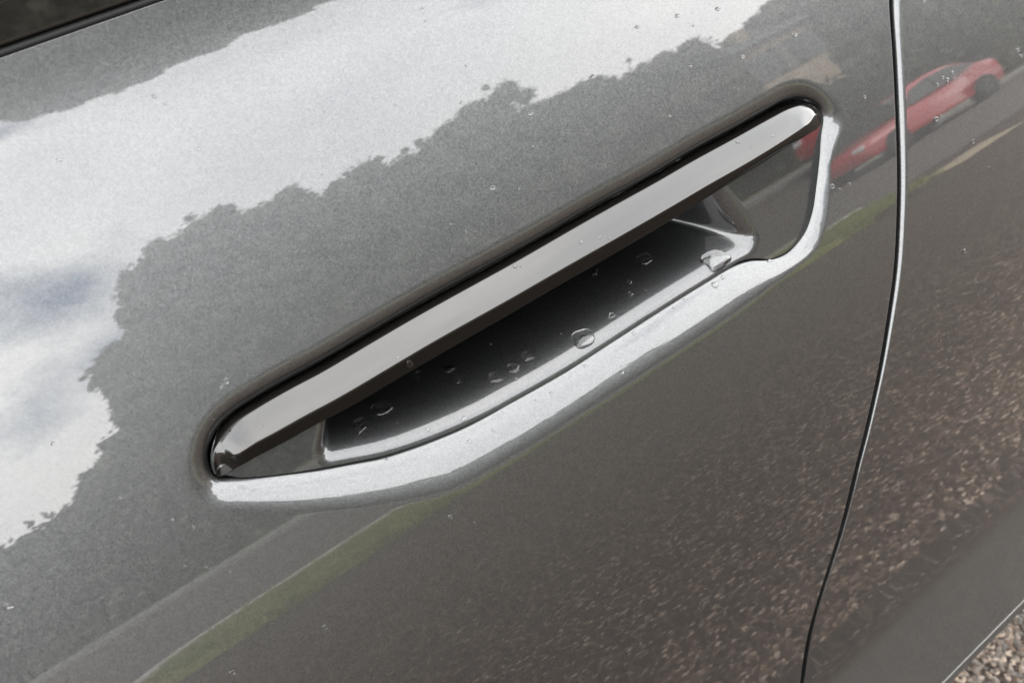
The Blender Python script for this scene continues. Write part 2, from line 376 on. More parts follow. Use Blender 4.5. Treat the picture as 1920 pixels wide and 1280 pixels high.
class Soup:
    def __init__(s): s.v, s.n, s.f = [], [], []; s.c = 0
    def add(s, V, N, F):
        V = np.asarray(V).reshape(-1, 3); N = np.asarray(N).reshape(-1, 3)
        F = [tuple(q) if np.dot(np.cross(V[q[1]]-V[q[0]], V[q[-1]]-V[q[0]]), N[q[0]]+N[q[1]]+N[q[2]]) >= 0 else tuple(q)[::-1] for q in F]
        s.v.append(np.asarray(V).reshape(-1, 3)); s.n.append(np.asarray(N).reshape(-1, 3)); s.f += [tuple(int(i)+s.c for i in q) for q in F]; s.c += len(s.v[-1])
    def build(s, name, m, parent): return mesh_obj(name, np.concatenate(s.v), s.f, m, parent, np.concatenate(s.n))
def edge_strip(line, nout, r=.0022, back=.016, seg=9):
    """rolled edge of a sheet: line (x, z) on the surface, nout towards the gap"""
    n = len(line); rowsP, rowsN = [], []
    for a in np.linspace(0, math.pi/2, seg):
        q = 0
        rr = np.broadcast_to(np.asarray(r, float), (n,))[:, None]
        N0 = SN(line[:, 1]); T = np.stack([nout[:, 0], np.zeros(n), nout[:, 1]], 1)
        T = T-(T*N0).sum(1)[:, None]*N0; T /= np.linalg.norm(T, axis=1)[:, None]
        base = np.stack([line[:, 0], S(line[:, 1]), line[:, 1]], 1)
        rowsP.append(base+T*rr*math.sin(a)-N0*rr*(1-math.cos(a))); rowsN.append(N0*math.cos(a)+T*math.sin(a))
    rowsP.append(rowsP[-1]-N0*back); rowsN.append(rowsN[-1])
    return np.stack(rowsP, 1), np.stack(rowsN, 1)

TOPZ = .9215; XL = -.62; BOTZ = .3862
R_E = .0016
gl = G[(G[:, 1] < TOPZ-.002) & (G[:, 1] > BOTZ+.004)]
gnl = gn[(G[:, 1] < TOPZ-.002) & (G[:, 1] > BOTZ+.004)]
gd = gl-gnl*R_E
top_pts = np.stack([np.linspace(XL, gd[0, 0]-.001, 150), np.full(150, TOPZ)], 1)
bot_pts = np.stack([np.linspace(gd[-1, 0]-.002, XL, 120), np.full(120, gd[-1, 1])], 1)
left_pts = np.stack([np.full(40, XL), np.linspace(gd[-1, 1], TOPZ, 42)[1:-1]], 1)
loop = np.concatenate([top_pts, gd, bot_pts, left_pts])
hole = np.stack([P3[:, -1, 0], P3[:, -1, 2]], 1)[::3]
V2, F2 = skin('door', loop, hole, .005)
sp_ = Soup()
Vd = np.stack([V2[:, 0], S(V2[:, 1]), V2[:, 1]], 1)
sp_.add(Vd, SN(V2[:, 1]), F2)
# lip rings (inner return wall first)
ring = np.concatenate([P3[:, :1]+np.array([0, .009, 0]), P3], 1)
nin = np.stack([-on[:, 0], np.zeros(NS), -on[:, 1]], 1)
ringN = np.concatenate([nin[:, None], NN], 1)
ff = grid_faces(NS, ND+1, True, flip=True)
sp_.add(ring, ringN, ff)
ep, en = edge_strip(gd, gnl, R_E)
sp_.add(ep, en, grid_faces(len(gd), ep.shape[1]))
tl = top_pts; tn = np.tile([[0., 1.]], (len(tl), 1))
ep, en = edge_strip(tl, tn, .0004, .006)
sp_.add(ep, en, grid_faces(len(tl), ep.shape[1]))
door = sp_.build('door', M_PAINT, car)

# rear panel behind the shut line
GW = .0038
_u = np.clip((gl[:, 1]-.60)/.19, 0, 1); RR = .0008+.0022*_u*_u*(3-2*_u)
gr = gl+gnl*(GW+RR[:, None])
XR = .95
top2 = np.stack([np.linspace(gr[0, 0], XR, 60), np.full(60, gr[0, 1])], 1)[1:]
right2 = np.stack([np.full(40, XR), np.linspace(gr[0, 1], BOTZ-.004, 40)], 1)[1:]
bot2 = np.stack([np.linspace(XR, gr[-1, 0]-.25, 110), np.full(110, BOTZ-.004)], 1)[1:]
lft2 = np.array([[gr[-1, 0]-.25, gr[-1, 1]-.004]])
# the lower sill runs on under the door
loop2 = np.concatenate([gr, np.stack([np.full(8, gr[-1, 0]), np.linspace(gr[-1, 1], BOTZ-.004, 9)[1:]], 1), np.stack([np.linspace(gr[-1, 0], XR, 110), np.full(110, BOTZ-.004)], 1)[1:], right2[::-1][1:], top2[::-1][1:]])
V3, F3 = skin('rear', loop2, None, .004)
sp2 = Soup()
# finer rows near the sill are needed for its tight turn
sp2.add(np.stack([V3[:, 0], S(V3[:, 1]), V3[:, 1]], 1), SN(V3[:, 1]), F3)
ep, en = edge_strip(gr, -gnl, RR)
sp2.add(ep, en, grid_faces(len(gr), ep.shape[1], flip=True))
rear = sp2.build('rear_panel', M_PAINT, car)

# sill edge strip under both panels, unseen light-blocking box and underbody behind
SZ = .300
xs = np.linspace(XL, XR, 60)
box('light_leak_block', (XL, .06, .395), (XR, .5, .915), M_DARK, car)  # unseen dark box added to stop light leaking through the panel gaps
box('underbody', (XL, .12, .24), (XR, 1.2, .385), M_DARK, car)
pr = [(.0, 0.)]
zb = BOTZ
yb = float(S(zb)); sec = []
for a in np.linspace(-math.pi*.5, math.pi*.5, 9): sec.append((yb+.0006-.0013*math.cos(a), zb-.0012+.0013*math.sin(a)))
sec += [(yb+.03, zb+.0002), (yb+.03, zb-.0026)]
Vs = [(x, y, z) for x in (XL, -.2, .2, .5, XR) for (y, z) in sec]
nS = len(sec)
Fs = [(i*nS+k, i*nS+(k+1) % nS, (i+1)*nS+(k+1) % nS, (i+1)*nS+k) for i in range(4) for k in range(nS)]
mesh_obj('sill_strip', Vs, Fs, M_CHROME, car)

# window trim and glass
def sweep(name, sec, m, parent, x0=XL, x1=.22, n=2):
    xs = np.linspace(x0, x1, n); k = len(sec)
    V = [(x, y, z) for x in xs for (y, z) in sec]
    F = [(i*k+j, i*k+(j+1) % k, (i+1)*k+(j+1) % k, (i+1)*k+j) for i in range(n-1) for j in range(k)]
    o = mesh_obj(name, V, F, m, parent); return o
y0 = float(S(TOPZ))
def arc(cy, cz, ry, rz, a0, a1, n): return [(cy-ry*math.cos(a), cz+rz*math.sin(a)) for a in np.linspace(rad(a0), rad(a1), n)]
sec = [(y0+.004, .9236), (y0+.0012, .9240), (y0-.0004, .9250), *[(y0-.0004+.0019*u, .9250+.0095*u) for u in np.linspace(.06, 1, 10)]]+[(y0+.0015+.010*(1-math.cos(a)), .9345+.010*math.sin(a)) for a in np.linspace(.12, 1.45, 12)]+[(y0+.03, .946), (y0+.03, .924)]
sweep('window_trim', sec, M_GLOSS, door)
sec = arc(y0+.0012, .9226, .0016, .0013, -90, 90, 9)+[(y0+.016, .9239), (y0+.016, .9213)]
sweep('trim_seal', sec, M_DARK, door)
sweep('window_glass', [(y0+.016, .944), (y0+.19, 1.30), (y0+.195, 1.30), (y0+.021, .944)], M_GLASSDK, car)

# ------------------------------------------------------------------ handle cup
def sd_poly(p, line):
    """distance to an open polyline and the nearest parameter"""
    best = np.full(len(p), 9.)
    for k in range(len(line)-1):
        a, b = line[k], line[k+1]; ab = b-a; u = np.clip(((p-a)@ab)/(ab@ab), 0, 1)
        q = np.linalg.norm(p-(a+u[:, None]*ab), axis=1); best = np.minimum(best, q)
    return best
CE = .006
CUP_LOW = [(427, 888), (449, 892), (482, 891), (543, 884.5), (604, 875.5), (661, 865.5), (722, 853), (783, 834), (844, 810.5), (920, 775.5), (962, 752.5), (1063, 695.5), (1157, 635.5), (1262, 568), (1333, 524), (1374, 498), (1390, 489), (1408, 484.5), (1450, 484), (1479, 470), (1499, 453), (1514, 429), (1523.5, 400), (1531, 345), (1536, 290)]
cl = np.array([onto(*p, off=CE)[[0, 2]] for p in CUP_LOW])
up = O[:, :2]-on*.0006
# upper part of the cup outline follows the opening behind the blade
i0 = int(np.argmin(((O[:, :2]-cl[-1])**2).sum(1))); i1 = int(np.argmin(((O[:, :2]-cl[0])**2).sum(1)))
seq = [(i0+j) % NS for j in range(6, (i1-i0) % NS-6, 3)]
cup_loop = np.concatenate([spline(cl, 260), up[seq]])
rim = spline(np.array([onto(*p, off=CE)[[0, 2]] for p in [(560, 884), (604, 877), (661, 867), (722, 855), (783, 836), (844, 812), (920, 777), (962, 754), (1063, 697), (1157, 637), (1262, 569), (1333, 525), (1374, 499), (1400, 485), (1440, 462), (1500, 424)]]), 160)
Lp = [onto(*p, off=CE)[[0, 2]] for p in ((603, 877), (617, 785))]
Rp = [onto(*p, off=CE)[[0, 2]] for p in ((1444, 486), (1357, 352))]
def side(p, a, b): 
    d = (b-a)/np.linalg.norm(b-a); return (p[:, 0]-a[0])*d[1]-(p[:, 1]-a[1])*d[0]
def softpos(x, r): return np.where(x < -r, 0, np.where(x > r, x, (x+r)**2/(4*r)))
def smin(a, b, k):
    h = np.clip(.5+.5*(b-a)/k, 0, 1); return b*(1-h)+a*h-k*h*(1-h)
A_FLOOR, B_RIGHT, B_LEFT = 4.9, 2.4, 6.0
PLT_T, PLT_Z, PLT_Y = math.tan(rad(17.5)), .765, float(S(.765))+CE
_h0, _h1 = [onto(*q, off=.002)[[0, 2]] for q in ((440, 825), (1500, 222))]
_hd = (_h1-_h0)/np.linalg.norm(_h1-_h0)
def _hs(p): return (p[:, 1]-_h0[1])*_hd[0]-(p[:, 0]-_h0[0])*_hd[1]
def cup_y(p):
    y = PLT_Y+(p[:, 1]-PLT_Z)*PLT_T
    d = sd_poly(p, rim)
    below = p[:, 1] < np.interp(p[:, 0], rim[:, 0], rim[:, 1])
    dl = np.where(below, -d, d)
    w = .0122
    u = np.clip(dl/w, 0, 1)
    fl = np.where(dl > w, (dl-w)+w*.5, w*(u**3-u**4/2))*A_FLOOR      # slope eases from 0 to full over w
    dr = side(p, Rp[0], Rp[1]); dr = -dr
    dlft = side(p, Lp[0], Lp[1])
    wr = softpos(dr-.0030, .0055)*B_RIGHT
    wl = softpos(dlft-.0012, .0036)*B_LEFT
    pit = smin(fl, wr, .009); pit = smin(pit, wl, .005)
    pit = smin(pit, np.full(len(p), .048), .01)
    hi = softpos(np.abs(_hs(p))*(_hs(p) > 0)-.002, .002)*3
    return y+np.maximum(np.maximum(pit, 0), np.minimum(hi, .016))
_mid = np.array([[onto(1000, 640)[0], onto(1000, 640)[2]]])
if side(_mid, Rp[0], Rp[1])[0] > 0: pass
def cup_fix():
    s1 = side(_mid, Rp[0], Rp[1])[0]; s2 = side(_mid, Lp[0], Lp[1])[0]
    return s1, s2
_s1, _s2 = cup_fix()
_side = side
def side(p, a, b):
    v = _side(p, a, b)
    if a is Rp[0]: return v*(-1 if _s1 > 0 else 1)       # negative inside the bowl
    return v*(1 if _s2 > 0 else -1)                      # positive inside the bowl
V4, F4 = skin('cup', cup_loop, None, .0011)
def with_normals(fn, V):
    h = 2e-4
    y = fn(V); gxn = (fn(V+[h, 0])-fn(V-[h, 0]))/(2*h); gzn = (fn(V+[0, h])-fn(V-[0, h]))/(2*h)
    N = np.stack([gxn, -np.ones(len(V)), gzn], 1); return y, N/np.linalg.norm(N, axis=1)[:, None]
def cup_s(p):
    a = 0
    for k in range(12):
        r = .0009 if k % 2 else .0019
        a = a+cup_y(p+np.array([r*math.cos(k*math.pi/6), r*math.sin(k*math.pi/6)]))
    return a/12
y4, N4 = with_normals(cup_s, V4)
sc_ = Soup(); sc_.add(np.stack([V4[:, 0], y4, V4[:, 1]], 1), N4, F4)
# turned-back edge of the cup along the gap
cb = spline(cl, 260); yb4, nb4 = with_normals(cup_s, cb)
ct = np.gradient(cb, axis=0); ct /= np.linalg.norm(ct, axis=1)[:, None]; co_ = np.stack([ct[:, 1], 0*ct[:, 0], -ct[:, 0]], 1)
e0 = np.stack([cb[:, 0], yb4, cb[:, 1]], 1); e1 = e0+co_*.0004+np.array([0, .0005, 0]); e2 = e1+np.array([0, .008, 0])
sc_.add(np.stack([e0, e1, e2], 1), np.stack([nb4, co_*.8+np.array([0, -.4, 0]), co_], 1), grid_faces(260, 3))
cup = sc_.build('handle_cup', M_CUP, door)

sl = spline(cl, 260); slo = []
for k in range(len(sl)):
    o_ = np.array([co_[k][0], co_[k][2]])
    slo.append([(sl[k][0]+o_[0]*e, S(sl[k][1])+dpt, sl[k][1]+o_[1]*e) for e, dpt in ((-.0004, CE+.0035), (.0012, CE+.0026), (.0030, CE+.0032))])
mesh_obj('recess_gap_shade', np.array(slo).reshape(-1, 3), grid_faces(260, 3), M_DARK, door)  # dark ribbon added to give the gap its shade, not a real gasket

# ------------------------------------------------------------------ handle blade
ST = [((404, 884), (405, 887), (409, 894)), ((401, 870), (407, 880), (415, 893)), ((400, 852), (414, 870), (430, 886)), ((405, 834), (428, 857), (445, 877)), ((417, 813), (447, 850), (465, 866)), ((441, 789), (474, 833), (492, 851)),
      ((482, 763), (512, 813), (531, 831)), ((543, 728), (573, 779), (592, 797)), ((600, 698), (631, 748), (650, 767)), ((702, 638), (732, 689), (752, 707)), ((803, 579), (832, 629), (852, 649)), ((920, 516), (949, 566), (968, 583)),
      ((1002, 470), (1030, 518), (1050, 534)), ((1103, 411), (1130, 462), (1150, 478)), ((1220, 347), (1245, 396), (1264, 410)), ((1300, 301), (1325, 349), (1342, 361)), ((1381, 257), (1406, 303), (1422, 311)), ((1442, 223), (1466, 266), (1482, 273)),
      ((1483, 202), (1506, 239), (1520, 250)), ((1505, 196), (1519, 228), (1533, 242)), ((1521, 198), (1526, 217), (1540, 232)), ((1532, 207), (1533, 213), (1541, 224))]
OA, OB, OC = .0030, -.0045, -.0004
n = len(ST); rowsA = []
for i, (a, b, c) in enumerate(ST):
    e = (-.35, -.3, -.2, .3, .85)[i] if i < 5 else min(1., .25+.25*(n-1-i)/1.2)
    oa, ob, oc = OA, OA+(OB-OA)*e, OC+(OA-OC)*(1-max(e, .2))
    rowsA.append(np.concatenate([onto(*a, off=oa), onto(*b, off=ob), onto(*c, off=oc)]))
rowsA = np.array(rowsA)
def spl3(P, nn):
    L_ = np.concatenate([[0], np.cumsum(np.linalg.norm(np.diff(P[:, 3:6], axis=0), axis=1)**.6)])
    m_ = np.gradient(P, L_, axis=0); s = np.linspace(0, L_[-1], nn); o = []
    for x in s:
        i = min(int(np.searchsorted(L_, x, 'right'))-1, len(L_)-2); h = L_[i+1]-L_[i]; u = (x-L_[i])/h
        o.append((2*u**3-3*u**2+1)*P[i]+(u**3-2*u**2+u)*h*m_[i]+(-2*u**3+3*u**2)*P[i+1]+(u**3-u**2)*h*m_[i+1])
    return np.array(o)
NB = 240
BL = spl3(rowsA, NB)
_k = np.hanning(47)[1:-1]; _k /= _k.sum()
_bs = np.stack([np.convolve(np.pad(BL[:, j], 22, 'reflect', reflect_type='odd'), _k, 'valid') for j in range(9)], 1)
_bw = np.clip(np.minimum(np.arange(NB)-62, NB-70-np.arange(NB))/22., 0, 1)[:, None]
BL = BL*(1-_bw)+_bs*_bw
def fillet(p0, p1, p2, r, n):
    a, b = p0-p1, p2-p1; la, lb = np.linalg.norm(a)+1e-12, np.linalg.norm(b)+1e-12
    r = min(r, .4*la, .4*lb); A, B = p1+a/la*r, p1+b/lb*r
    u = np.linspace(0, 1, n)[:, None]
    return (1-u)**2*A+2*u*(1-u)*p1+u**2*B
secs = []
for i in range(NB):
    A, B, C = BL[i, :3], BL[i, 3:6], BL[i, 6:]
    up_ = A-C
    D = C+np.array([0, .010, 0])+up_*.12; E_ = A+np.array([0, .008, 0])-up_*.05
    mid = (A+B)/2; nface = np.cross(np.array([1., 0, 0]), B-A); 
    pts = [fillet(E_, A, B, .0007, 7)]
    # top face slightly crowned
    f1, f2 = fillet(E_, A, B, .0007, 7)[-1], fillet(A, B, C, .0007, 6)[0]
    nrm_ = np.array([0, -(f2-f1)[2], (f2-f1)[1]]); nrm_ = nrm_/(np.linalg.norm(nrm_)+1e-12)
    if nrm_[2] < 0: nrm_ = -nrm_
    for u in np.linspace(0, 1, 9)[1:-1]: pts.append((f1+(f2-f1)*u+nrm_*.0003*4*u*(1-u)*min(1, np.linalg.norm(f2-f1)/.01))[None])
    pts += [fillet(A, B, C, .0007, 6), fillet(B, C, D, .0005, 5), fillet(C, D, E_, .001, 3), fillet(D, E_, A, .001, 3)]
    secs.append(np.concatenate(pts))
secs = np.array(secs); kS = secs.shape[1]
Vb = secs.reshape(-1, 3)
Fb = [(i*kS+j, i*kS+(j+1) % kS, (i+1)*kS+(j+1) % kS, (i+1)*kS+j) for i in range(NB-1) for j in range(kS)]
Fb += [tuple(range(kS))[::-1], tuple((NB-1)*kS+j for j in range(kS))]
bmb = bmesh.new(); vv = [bmb.verts.new(v) for v in Vb]
for f in Fb:
    try: bmb.faces.new([vv[i] for i in f])
    except ValueError: pass
bmesh.ops.recalc_face_normals(bmb, faces=bmb.faces[:])
blade = bm_obj('handle_blade', bmb, M_BLADE, door, smooth=True)
blade.data.materials.append(M_UNDER)
jB = 7+7+5                                               # section points from the outer ridge on belong to the underside
for q in blade.data.polygons:
    js = [v % kS for v in q.vertices]
    if len(js) == 4 and min(js) >= jB and max(js) <= jB+8: q.material_index = 1
if __name__ == '__main__':
    a, b, c = BL[NB//2, :3], BL[NB//2, 3:6], BL[NB//2, 6:]
    print('blade tilt top', math.degrees(math.atan2(a[1]-b[1], a[2]-b[2])), 'under', math.degrees(math.atan2(b[1]-c[1], b[2]-c[2])), 'len', np.linalg.norm(a-b), np.linalg.norm(b-c))

# ------------------------------------------------------------------ ground and street
def sheet(name, x0, x1, y0, y1, z, m, n=1):
    V = [(x0, y0, z), (x1, y0, z), (x1, y1, z), (x0, y1, z)]
    o = mesh_obj(name, V, [(0, 1, 2, 3)], m, smooth=False); return tag(o, kind='structure')
sheet('ground', -300, 300, -300, 300, 0, M_ASPH)
sheet('road', -120, 120, -12.5, -4.72, .004, M_ROAD)
VN, VF = -3.75, -4.55
kp = [(4.75, -4.62), (3., -4.62), (1.5, -4.62), (.5, -4.62)]+[(-.75-.50*math.sin(q), -4.12-.50*math.cos(q)) for q in np.linspace(0, 2.5, 22)]
kp = np.array(kp); kt = np.gradient(kp, axis=0); kt /= np.linalg.norm(kt, axis=1)[:, None]; kn = np.stack([-kt[:, 1], kt[:, 0]], 1)
if kn[0, 1] > 0: kn = -kn                                 # towards the road
ks = [(.065, 0), (.065, .088), (.053, .10), (-.053, .10), (-.065, .088), (-.065, 0)]
KV = [(p[0]+q[0]*o_, p[1]+q[1]*o_, z_) for p, q in zip(kp, kn) for o_, z_ in ks]
kb = mesh_obj('kerb', KV, [f for f in grid_faces(len(kp), 6)]+[tuple(range(6)), tuple((len(kp)-1)*6+k for k in range(6))], M_KERB, smooth=False); tag(kb, kind='structure')
vi = kp-kn*.066
vo = [tuple(p) for p in vi]+[(-.6, VN), (4.0, VN)]
bm = bmesh.new(); lo_ = [bm.verts.new((x, y, 0)) for x, y in vo]; hi_ = [bm.verts.new((x, y, .06)) for x, y in vo]
bm.faces.new(hi_); bm.faces.new(lo_[::-1])
for k in range(len(vo)): bm.faces.new((lo_[k], lo_[(k+1) % len(vo)], hi_[(k+1) % len(vo)], hi_[k]))
bmesh.ops.recalc_face_normals(bm, faces=bm.faces[:])
vg = bm_obj('verge', bm, M_GRASS); tag(vg, kind='structure')
pv = box('pavement', (-120, -14.4, 0), (120, -12.52, .11), M_PAVE, bevel=.012); tag(pv, kind='structure')
M_SAND, t_, b_ = mat('sandy_dirt', Roughness=.95); noise_color(M_SAND, b_, 7., (.20, .16, .11), (.36, .30, .21))
sheet('dirt_patch', 4.95, 5.75, -4.2, -3.75, .006, M_SAND)
lawn = box('lawn', (-120, -60, 0), (120, -14.42, .10), M_GRASS); tag(lawn, kind='structure')
# grass blades on the verge
gv, gf = [], []
for i in range(17000):
    x = rng.uniform(-1.15, 4.6); y = rng.uniform(VF+.01, VN+.10*math.sin(x*5)*math.sin(x*2.3)+.06); h = rng.uniform(.03, .09)
    if x < -.7 and (x+.7)**2+(y+4.12)**2 > .40**2: continue
    a = rng.uniform(0, 6.28); w = .006
    lx, ly = rng.normal(0, .02, 2); k = len(gv)
    gv += [(x-w*math.cos(a), y-w*math.sin(a), .055), (x+w*math.cos(a), y+w*math.sin(a), .055), (x+lx, y+ly, .06+h)]; gf.append((k, k+1, k+2))
tag(mesh_obj('grass', gv, gf, M_BLADEGRASS, smooth=False), kind='stuff')
# loose stones standing proud in the asphalt next to the sill
sv, sf = [], []
bm = bmesh.new(); bmesh.ops.create_icosphere(bm, subdivisions=1, radius=1); iv = np.array([v.co[:] for v in bm.verts]); fi = [[v.index for v in f.verts] for f in bm.faces]; bm.free()
for i in range(8500):
    c = np.array([rng.uniform(.28, .78), rng.uniform(-.16, .26), 0]); r = rng.uniform(.0016, .0044)*(1 if rng.random() < .9 else 1.4)
    V = iv*(1+rng.normal(0, .16, (12, 1)))*r*np.array([1, rng.uniform(.7, 1.1), .55]); a = rng.uniform(0, 6.28)
    V = np.stack([V[:, 0]*math.cos(a)-V[:, 1]*math.sin(a), V[:, 0]*math.sin(a)+V[:, 1]*math.cos(a), V[:, 2]], 1)+c
    k = len(sv); sv += V.tolist(); sf += [[q+k for q in f] for f in fi]
tag(mesh_obj('asphalt_stones', sv, sf, M_STONE, smooth=False), kind='stuff')

# ------------------------------------------------------------------ trees, hedge, house, red car across the road
def leaf_cloud(blobs, n, size):
    V = []; F = []
    vol = np.array([b[3]*b[4]*b[5] for b in blobs]); vol = vol**.8; vol /= vol.sum()
    for b, cnt in zip(blobs, (vol*n).astype(int)):
        d = rng.normal(size=(cnt, 3)); d /= np.linalg.norm(d, axis=1)[:, None]
        r = rng.uniform(.35, 1.08, cnt)**.6
        c = np.array(b[:3])+d*r[:, None]*np.array(b[3:6])
        u = rng.normal(size=(cnt, 3)); u /= np.linalg.norm(u, axis=1)[:, None]
        w = np.cross(u, rng.normal(size=(cnt, 3))); w /= np.linalg.norm(w, axis=1)[:, None]
        s = size*rng.uniform(.6, 1.4, (cnt, 1))
        k = len(V)
        q = np.stack([c-u*s, c+w*s*.55, c+u*s, c-w*s*.55], 1).reshape(-1, 3)
        V += q.tolist(); F += [(k+4*i, k+4*i+1, k+4*i+2, k+4*i+3) for i in range(cnt)]
    return V, F
# the row of trees: tops of the crowns as (x, height) along the row
TOPS = np.array([(-9, 2.2), (-5.05, 3.12), (-4.41, 3.28), (-3.68, 3.47), (-3.44, 4.07), (-2.86, 4.55), (-2.26, 5.05), (-2.35, 6.0), (-2.41, 6.74), (-1.91, 7.2), (-1.22, 7.5), (-1.33, 8.34), (-.98, 8.9), (-.31, 9.68), (.27, 10.36), (1.13, 10.23), (2.12, 10.01), (3.24, 9.69), (4.52, 9.31),
   (5.72, 9.32), (7.07, 9.17), (8.04, 9.33), (8.37, 9.85), (9.15, 10.04), (10.19, 9.68), (10.35, 9.14), (10.42, 8.42), (11.33, 8.44), (12.5, 8.52), (13.89, 8.22), (15.26, 8.14), (16.01, 8.0), (16.17, 7.24), (17.03, 7.57), (18.87, 8.2), (20.5, 8.9), (23, 9.8), (26, 9.2), (29, 10.2), (33, 9.6), (37, 10.1), (42, 9.4)])
ROWP = np.concatenate([TOPS, [(42, .8), (-9, .8)]])
def in_poly(p, poly):
    r = np.zeros(len(p), bool)
    for (x1, y1), (x2, y2) in zip(poly, np.roll(poly, -1, 0)):
        c = ((y1 > p[:, 1]) != (y2 > p[:, 1]))
        if c.any(): r ^= c & (p[:, 0] < (x2-x1)*(p[:, 1]-y1)/(y2-y1+1e-12)+x1)
    return r
def row_tree(x0, x1, label, leaf, dens=1., yc=-17.2):
    xc = (x0+x1)/2; t = empty('tree', (xc, yc, 0)); tag(t, label, 'tree')
    zt = float(np.interp(xc, np.maximum.accumulate(TOPS[:, 0]), TOPS[:, 1]))
    P = np.stack([rng.uniform(x0-.25, x1+.25, 2600), rng.uniform(.8, 10.6, 2600)], 1)
    P = P[in_poly(P, ROWP)]; dist = sd_poly(P, TOPS)
    bl = []
    for q, d in zip(P, dist):
        r = min(d*.94, rng.uniform(.35, .75))
        if r < .10: continue
        bl.append((q[0]-xc, rng.uniform(-.9, .8), q[1], r, r, r*.95))
        if len(bl) > 330: break
    vol = np.array([b_[3]**2 for b_ in bl]); cnt = np.maximum(6, (vol/vol.sum()*(x1-x0)*zt*1300*dens)).astype(int)
    V, F = [], []
    for b_ in bl:
        k = len(V); V += (np.array(b_[:3])+iv*(1+rng.normal(0, .13, (12, 1)))*np.array(b_[3:6])*.80).tolist(); F += [tuple(q+k for q in f) for f in fi]
    for b_, c_ in zip(bl, cnt):
        d = rng.normal(size=(c_, 3)); d /= np.linalg.norm(d, axis=1)[:, None]
        c = np.array(b_[:3])+d*rng.uniform(.55, 1., (c_, 1))**.5*np.array(b_[3:6])
        u = rng.normal(size=(c_, 3)); u /= np.linalg.norm(u, axis=1)[:, None]
        w = np.cross(u, rng.normal(size=(c_, 3))); w /= np.linalg.norm(w, axis=1)[:, None]
        sz = rng.uniform(.035, .085, (c_, 1)); k = len(V)
        V += np.stack([c-u*sz, c+w*sz*.6, c+u*sz, c-w*sz*.6], 1).reshape(-1, 3).tolist(); F += [(k+4*i, k+4*i+1, k+4*i+2, k+4*i+3) for i in range(c_)]
    mesh_obj('crown', V, F, leaf, t, smooth=False)
    bm = bmesh.new()
    def limb(a, b, r0, r1):
        a, b = Vector(a), Vector(b); d = (b-a).normalized(); s_ = d.orthogonal().normalized(); w = d.cross(s_); A, B = [], []
        for k in range(7):
            c, q = math.cos(k*2*math.pi/7), math.sin(k*2*math.pi/7)
            A.append(bm.verts.new(a+(s_*c+w*q)*r0)); B.append(bm.verts.new(b+(s_*c+w*q)*r1))
        for k in range(7): bm.faces.new((A[k], A[(k+1) % 7], B[(k+1) % 7], B[k]))
    limb((0, 0, 0), (.08, 0, zt*.45), .17, .12); limb((.08, 0, zt*.45), (0, .1, zt*.86), .12, .03)
    for b_ in bl[::14]: limb((.05, 0, max(.6, b_[2]*.6)), b_[:3], .05, .015)
    bm_obj('trunk', bm, M_BARK, t)
for x0, x1, l, m_ in [(-9, -3.6, 'low leafy tree at the far left end of the row across the road', M_LEAF2), (-3.6, -1.0, 'stepped bushy tree where the row of trees drops to the open sky', M_LEAF), (-1.0, 1.9, 'tallest tree at the left end of the row, its top squared off', M_LEAF),
                      (1.9, 5.0, 'broad even-topped tree right of the tallest one in the row', M_LEAF), (5.0, 7.9, 'flat-topped tree left of the bump in the row of trees', M_LEAF2), (7.9, 10.4, 'tree that makes the bump in the middle of the row', M_LEAF),
                      (10.4, 13.4, 'even-topped tree just right of the bump in the row', M_LEAF), (13.4, 16.1, 'tree with a small notch beside the tan house', M_LEAF2), (17.6, 22, 'rising tree just right of the tan house', M_LEAF), (22, 28, 'wide tree behind the red car', M_LEAF), (28, 35, 'wide tree beyond the red car towards the right', M_LEAF), (35, 42, 'last tree at the far right end of the row', M_LEAF2)]:
    row_tree(x0, x1, l, m_, .55 if x0 > 17 else 1.)
V, F = leaf_cloud([(x, -15.4+random.uniform(-.15, .15), 1.5+random.uniform(-.1, .15), .9, .6, 1.75) for x in np.arange(-13, 34, .7)], 60000, .14)
tag(mesh_obj('hedge', V, F, M_LEAF2, smooth=False), 'long tall green hedge along the far pavement below the trees', 'hedge')
def house(x0, x1, y0, y1, h, rh_, label, mw=None):
    mw = mw or M_BRICK
    t = empty('house', ((x0+x1)/2, y0, 0)); tag(t, label, 'house')
    ox, oy = (x0+x1)/2, y0
    w, d = (x1-x0)/2, y0-y1
    wal = box('wall', (-w, -d, 0), (w, 0, h), mw, t)
    bm = bmesh.new()
    e = .3
    P = [(-w-e, e, h), (w+e, e, h), (w+e, -d-e, h), (-w-e, -d-e, h), (-w-e, -d/2, h+rh_), (w+e, -d/2, h+rh_)]
    v = [bm.verts.new((p[0], p[1], p[2]+.003)) for p in P]
    for f in ((0, 1, 5, 4), (2, 3, 4, 5), (0, 4, 3), (1, 2, 5), (3, 2, 1, 0)): bm.faces.new([v[i] for i in f])
    rf = bm_obj('roof', bm, M_ROOF, t)
    ch = box('chimney', (-w*.6, -d/2-.3, h+rh_-.5), (-w*.6+.5, -d/2+.3, h+rh_+.25), mw, rf, bevel=.02)
    for fx in (-.62, .0, .62):
        for z in (.9, h-1.6):
            if fx == 0 and z < 1: continue
            wi = box('window', (fx*w-.55, .004, z), (fx*w+.55, .05, z+1.2), M_FRAME, wal)
            # glazing set on the frame
    for fx in (-.62, .62):
        for z in (.9, h-1.6): box('pane', (fx*w-.47, .052, z+.08), (fx*w+.47, .058, z+1.12), M_CARGLASS, wal)
    box('front_door', (-.5, .004, 0), (.5, .06, 2.05), M_FRAME, t)
    return t
house(.9, 8.0, -19.2, -23.6, 5.9, 3.2, 'taller brown brick house with a slate roof behind the trees', M_BROWN)
